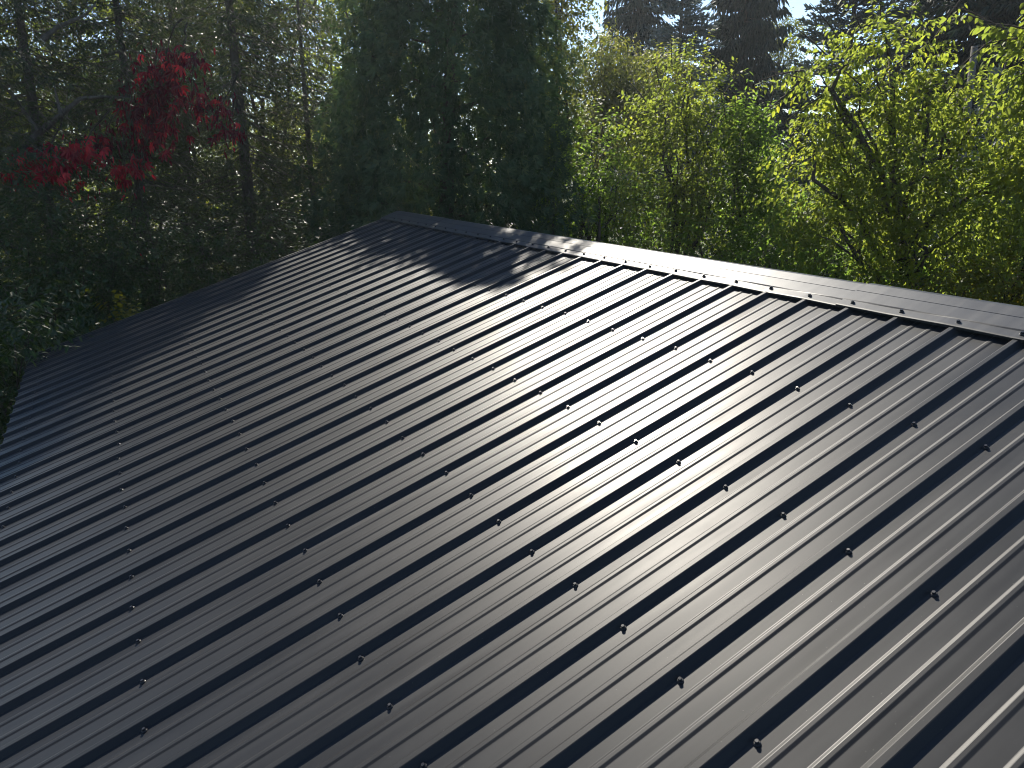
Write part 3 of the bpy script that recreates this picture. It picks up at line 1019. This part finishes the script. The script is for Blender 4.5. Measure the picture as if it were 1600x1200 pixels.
# the big apple tree on the right
c0 = at(1470, 420, 9.8)
ex = [at(1270, 130, 9.6), at(1290, 85, 9.7), at(1255, 110, 9.5), at(1310, 60, 9.7), at(1375, 30, 9.8), at(1345, 45, 9.8), at(1240, 140, 9.5), at(1420, 40, 9.9), at(1285, 150, 9.4), at(1460, 60, 9.9)]
broadleaf('apple_tree', 'wide yellow green apple tree overhanging the ridge on the right', (c0.x + .25, c0.y + .2, 0),
          [lobe(1390, 90, 9.9, 70, 55, 0.27), lobe(1300, 140, 9.6, 50, 45, 0.23), lobe(1345, 210, 9.6, 85, 60, 0.35), lobe(1450, 170, 9.7, 70, 55, 0.31), lobe(1520, 200, 9.8, 75, 60, 0.31), lobe(1270, 280, 9.5, 60, 70, 0.31), lobe(1400, 300, 9.4, 100, 65, 0.39), lobe(1510, 310, 9.5, 90, 70, 0.39), lobe(1320, 370, 9.4, 95, 60, 0.35), lobe(1450, 390, 9.3, 90, 60, 0.35)],
          1800, M['apple'], (0.074, 0.046), 0.42, 9, 204, 0.11, limbs=46, shape=LEAF6, singles=300, single_mat=M['apple_leaf'], inner=0.2,
          extra=(ex, [(-.8, 0, .2), (-.7, 0, .5), (-.9, -.1, -.2), (-.6, 0, .6), (-.1, 0, 1), (-.5, 0, .8), (-.7, 0, -.6), (.2, 0, 1), (-.7, 0, -.5), (.4, 0, .7)], 0.55), hang=0.9, arch=0.9, tint_shift=0.1)

# second tree at the right edge with a dark curved trunk
c0 = at(1588, 420, 8.9)
ex = [at(1590, 60, 8.8), at(1600, 45, 8.8), at(1570, 45, 8.8), at(1620, 100, 8.8), at(1555, 60, 8.8), at(1540, 30, 8.9)]
broadleaf('pear_tree', 'fruit tree with a dark curved trunk cut by the right picture edge', (c0.x, c0.y, 0),
          [lobe(1650, 90, 8.8, 70, 60, 0.27), lobe(1660, 200, 8.8, 70, 70, 0.31), lobe(1620, 300, 8.9, 50, 70, 0.27), lobe(1640, 400, 8.8, 70, 60, 0.31)],
          800, M['apple'], (0.085, 0.054), 0.42, 9, 205, 0.06, limbs=18, shape=LEAF6, extra=(ex, [(-.9, 0, -.2), (-1, 0, .1), (-1, 0, .3), (-.6, 0, -.5), (-.8, 0, -.7), (-1, 0, .3)], 0.5), hang=0.9, arch=0.9, tint_shift=0.15)

# low sunlit bush at lower right
c0 = at(1560, 450, 8.6)
broadleaf('low_bush', 'low yellowish bush peeping over the ridge at the right', (c0.x, c0.y, 0),
          [lobe(1570, 450, 8.6, 70, 40, 0.23), lobe(1500, 470, 8.6, 60, 40, 0.23), lobe(1640, 490, 8.4, 60, 60, 0.23)], 420, M['yellow'], (0.065, 0.045), 0.35, 8, 206, 0.03, cat='bush', stems=3, limbs=12)
c0 = at(1230, 400, 10.6)
broadleaf('low_bush', 'low dark green bush right behind the ridge between fruit bush and apple tree', (c0.x, c0.y, 0),
          [lobe(1200, 395, 10.6, 70, 45, .7), lobe(1290, 420, 10.0, 70, 45, .7), lobe(1110, 390, 11.0, 70, 40, 0.27), lobe(1380, 450, 9.4, 70, 40, 0.23)], 620, M['bush'], (0.065, 0.045), 0.38, 9, 207, 0.03, cat='bush', stems=4, limbs=16)

# ------------------------------------------------------------------ background trees on the right
for i, (px, py, y, w, h, n, lab) in enumerate([(900, 330, 15.5, 80, 90, 800, 'shaded bush in the gap right of the big cedar'), (1040, 330, 15.5, 90, 90, 900, 'shaded bush behind the tall fruit tree'),
                                               (1180, 340, 15.0, 90, 90, 900, 'shaded bush behind the narrow bush of upright shoots'), (1320, 330, 14.0, 100, 110, 1000, 'shaded bush behind the left half of the apple tree'),
                                               (1450, 330, 13.5, 100, 120, 1000, 'shaded bush behind the right half of the apple tree'), (1590, 340, 13.0, 100, 110, 1000, 'shaded bush behind the tree with the dark curved trunk')]):
    c = at(px, py, y)
    k = y * F
    broadleaf('bush', lab, (c.x, c.y, 0), [(c, (w * k, .9, h * k)), (c + Vector((-.5, .3, -1.0)), (w * k, .9, h * k)), (c + Vector((.5, .3, -.9)), (w * k, .9, h * k))],
              n, M['bush'] if i % 2 else M['dark'], (0.09, 0.055), 0.45, 9, 250 + i, 0.05, group='shaded bushes behind the fruit trees', cat='bush', stems=3, limbs=14)

def gz(px, y):
    return ground_at(px, y)


def top_h(py, y):
    return at(800, py, y).z


# sparse leafy tree against the sky right of the cedar
b = gz(880, 19)
broadleaf('birch_tree', 'thin leafed tree against the sky just right of the big cedar', b,
          [lobe(870, 20, 19, 45, 60, 1.2), lobe(890, -60, 19, 55, 60, 1.2), lobe(850, 110, 19, 45, 70, 1.2), lobe(880, 200, 19, 50, 70, 1.2)], 1900, M['olive'], (0.10, 0.065), 0.5, 7, 301, 0.09, limbs=22, inner=0.1)
b = gz(950, 24)
broadleaf('willow_tree', 'soft olive yellow tree in front of the dark drooping spruces', b,
          [lobe(945, 105, 24, 48, 45, 1.4), lobe(915, 150, 24, 40, 50, 1.2), lobe(985, 150, 24, 40, 55, 1.2), lobe(950, 210, 24, 60, 60, 1.4)], 1900, M['olive'], (0.13, 0.055), 0.6, 9, 302, 0.12, limbs=20, hang=1.0)
b = gz(1045, 27)
broadleaf('young_tree', 'small dull green tree in front of the blue spruce', b,
          [lobe(1040, 120, 22, 32, 40, 1.0), lobe(1040, 180, 22, 36, 50, 1.0)], 600, M['olive'], (0.12, 0.06), 0.5, 8, 303, 0.08, limbs=12)
conifer('weeping_spruce', 'dark spruce with hanging boughs left of the blue spruce', gz(985, 34), 15.0, 4.2, M['spruce'], 311, dz=0.5, nb=7, droop=0.35, tip_up=0.15, hang=1.1, twig=0.7, ntw=14, nblade=5, blade=(0.42, 0.06), trunk_r=.25, z0=2)
conifer('blue_spruce', 'silvery blue spruce between two dark spruces', gz(1048, 30), 13.0, 3.0, M['bluespruce'], 312, dz=0.42, nb=7, droop=0.12, tip_up=0.18, hang=0.05, twig=0.6, ntw=13, nblade=6, blade=(0.22, 0.06), trunk_r=.2, z0=2, up=True)
conifer('tall_spruce', 'tallest black green spruce against the sky with ragged hanging boughs', gz(1143, 33), 17.0, 2.8, M['spruce'], 313, dz=0.5, nb=8, droop=0.28, tip_up=0.22, hang=1.0, twig=0.75, ntw=16, nblade=6, blade=(0.40, 0.07), trunk_r=.28, z0=2, power=0.7)
conifer('grey_spruce', 'grey green spruce with stiff upturned twigs against the sky left of the apple tree top', gz(1300, 25), 13.0, 3.2, M['greyspruce'], 314, dz=0.42, nb=8, droop=0.1, tip_up=0.2, hang=0.0, twig=0.6, ntw=14, nblade=6, blade=(0.2, 0.055), trunk_r=.2, z0=2, up=True)
conifer('small_spruce', 'small grey spruce tucked below the pale tree left of the apple tree', gz(1222, 19), 6.3, 1.5, M['greyspruce'], 315, dz=0.3, nb=7, droop=0.1, tip_up=0.2, hang=0.0, twig=0.4, ntw=11, nblade=6, blade=(0.14, 0.04), trunk_r=.1, z0=.6, up=True)
conifer('shaded_spruce', 'broad dark spruce filling the upper right behind the apple tree', gz(1500, 24), 14.0, 3.6, M['spruce'], 316, dz=0.42, nb=8, droop=0.2, tip_up=0.1, hang=0.5, twig=0.7, ntw=14, nblade=6, blade=(0.3, 0.07), trunk_r=.22, z0=1, power=.6)
conifer('grey_spruce', 'second grey green spruce hidden behind the middle of the apple tree', gz(1400, 27), 12.5, 3.0, M['greyspruce'], 319, dz=0.42, nb=8, droop=0.12, tip_up=0.2, hang=0.1, twig=0.6, ntw=14, nblade=6, blade=(0.22, 0.06), trunk_r=.2, z0=1, up=True)
conifer('shaded_spruce', 'dark spruce at the top right corner of the picture', gz(1610, 22), 13.0, 3.2, M['spruce'], 317, dz=0.42, nb=8, droop=0.2, tip_up=0.1, hang=0.5, twig=0.7, ntw=14, nblade=6, blade=(0.3, 0.07), trunk_r=.22, z0=1, power=.6)
conifer('spruce_sapling', 'young pale spruce in front of the dark spruce at upper right', gz(1535, 14), 5.9, 1.1, M['bluespruce'], 318, dz=0.24, nb=6, droop=0.05, tip_up=0.2, hang=0.0, twig=0.3, ntw=9, nblade=6, blade=(0.09, 0.02), trunk_r=.06, z0=.6, up=True)
b = gz(1215, 40)
broadleaf('pale_tree', 'pale thin tree against the sky right of the tallest spruce', b,
          [lobe(1215, 65, 40, 32, 34, 1.6), lobe(1205, 130, 40, 40, 50, 1.8)], 900, M['olive'], (0.15, 0.10), 0.8, 8, 304, 0.14, limbs=20)

# dead snag with a stub of a cross branch
b = gz(1519, 15.5)
root = thing('dead_snag', 'bare grey dead tree stub beside the young pale spruce', 'dead tree', b)
tb = Tubes()
tp = at(1523, 72, 15.5) - b
tb.add([Vector((0, 0, 0)), Vector((tp.x * .6, 0, tp.z * .5)), Vector((tp.x, 0, tp.z))], [.10, .085, .06], 8)
tb.build('trunk', M['snag'], root)
tb = Tubes()
a0 = at(1512, 84, 15.5) - b
tb.add([at(1524, 82, 15.5) - b, a0.lerp(at(1545, 78, 15.4) - b, .6), at(1545, 79, 15.4) - b], [.035, .03, .02], 6)
tb.build('branch', M['snag'], root)

# farther trees closing the view
FG = 'trees closing the view beyond the road'
far = [(-80, 62, 'far'), (60, 70, ''), (220, 66, ''), (360, 72, ''), (520, 68, ''), (640, 72, ''), (780, 70, ''), (900, 74, ''), (1010, 70, ''), (1180, 76, ''), (1300, 70, ''), (1420, 72, ''), (1540, 68, ''), (1680, 66, '')]
place = ['behind the far left conifer', 'low behind the dark bushes at far left', 'behind the red creeper', 'behind the thick grey trunk', 'left of the big cedar', 'hidden behind the cedar trunk', 'behind the right half of the cedar',
         'behind the thin leafed tree', 'behind the weeping spruce', 'behind the pale thin tree', 'behind the grey spruce', 'behind the apple tree top', 'behind the broad dark spruce', 'beyond the right picture edge']
for i, (px, y, _) in enumerate(far):
    b = gz(px, y)
    H = 8.5 + 3.0 * ((i * 37) % 10) / 10
    if 880 < px < 1250:
        H = 8.0
    rg = np.random.default_rng(400 + i)
    lobes = [(b + Vector((rg.uniform(-2.6, 2.6), rg.uniform(-1.5, 1.5), H * (0.25 + 0.13 * q))), (2.6, 2.2, 1.9)) for q in range(5)]
    broadleaf('far_tree', 'far leafy tree beyond the road, ' + place[i], b, lobes, 700, M['olive'] if i % 3 else M['bush'], (0.34, 0.22), 1.0, 7, 420 + i, 0.2, group=FG, limbs=10)

# tall grass and weeds on the ground round the building
rg = np.random.default_rng(500)
n = 26000
lv = Leaves()
X = rg.uniform(-14, 16, n)
Y = rg.uniform(6, 24, n)
ux, uy = X - 1.40173, Y - 2.00753
la, lb = -0.483985 * ux + 0.875076 * uy, -0.875076 * ux - 0.483985 * uy
out_ = ~((la > x0 - .1) & (la < x1 + .1) & (lb > yb - .1) & (lb < ye + .1))
X, Y = X[out_], Y[out_]
n = len(X)
D = unit(rg.normal(0, 0.4, (n, 3)) * np.array([1, 1, 0]) + np.array([0, 0, 1.0]))
lv.add(np.stack([X, Y, np.zeros(n)], 1), D, rand_dirs(n, rg), rg.uniform(.15, .5, n), rg.uniform(.012, .03, n), rg.normal(.5, .2, n))
o = lv.build('tall_grass', M['bush'], None, BLADE)

# ------------------------------------------------------------------ added veil volume over the garden, imitating lens glare
hv = [(x, y, z) for z in (-1.0, 24.0) for y in (-1300, 1600) for x in (-1300, 1300)]
hf = [(0, 2, 3, 1), (4, 5, 7, 6), (0, 1, 5, 4), (2, 6, 7, 3), (0, 4, 6, 2), (1, 3, 7, 5)]
hm, hn, hout = new_mat('glare_veil_volume')
pv = hn.nodes.new('ShaderNodeVolumePrincipled')
pv.inputs['Color'].default_value = (0.86, 0.95, 1.0, 1)
pv.inputs['Density'].default_value = 0.0006  # lifts the dark foliage as glare in the lens would
pv.inputs['Anisotropy'].default_value = 0.6
hn.links.new(pv.outputs[0], hout.inputs['Volume'])
hz = mesh_obj('glare_veil', hv, hf, hm)
hz['kind'] = 'stuff'
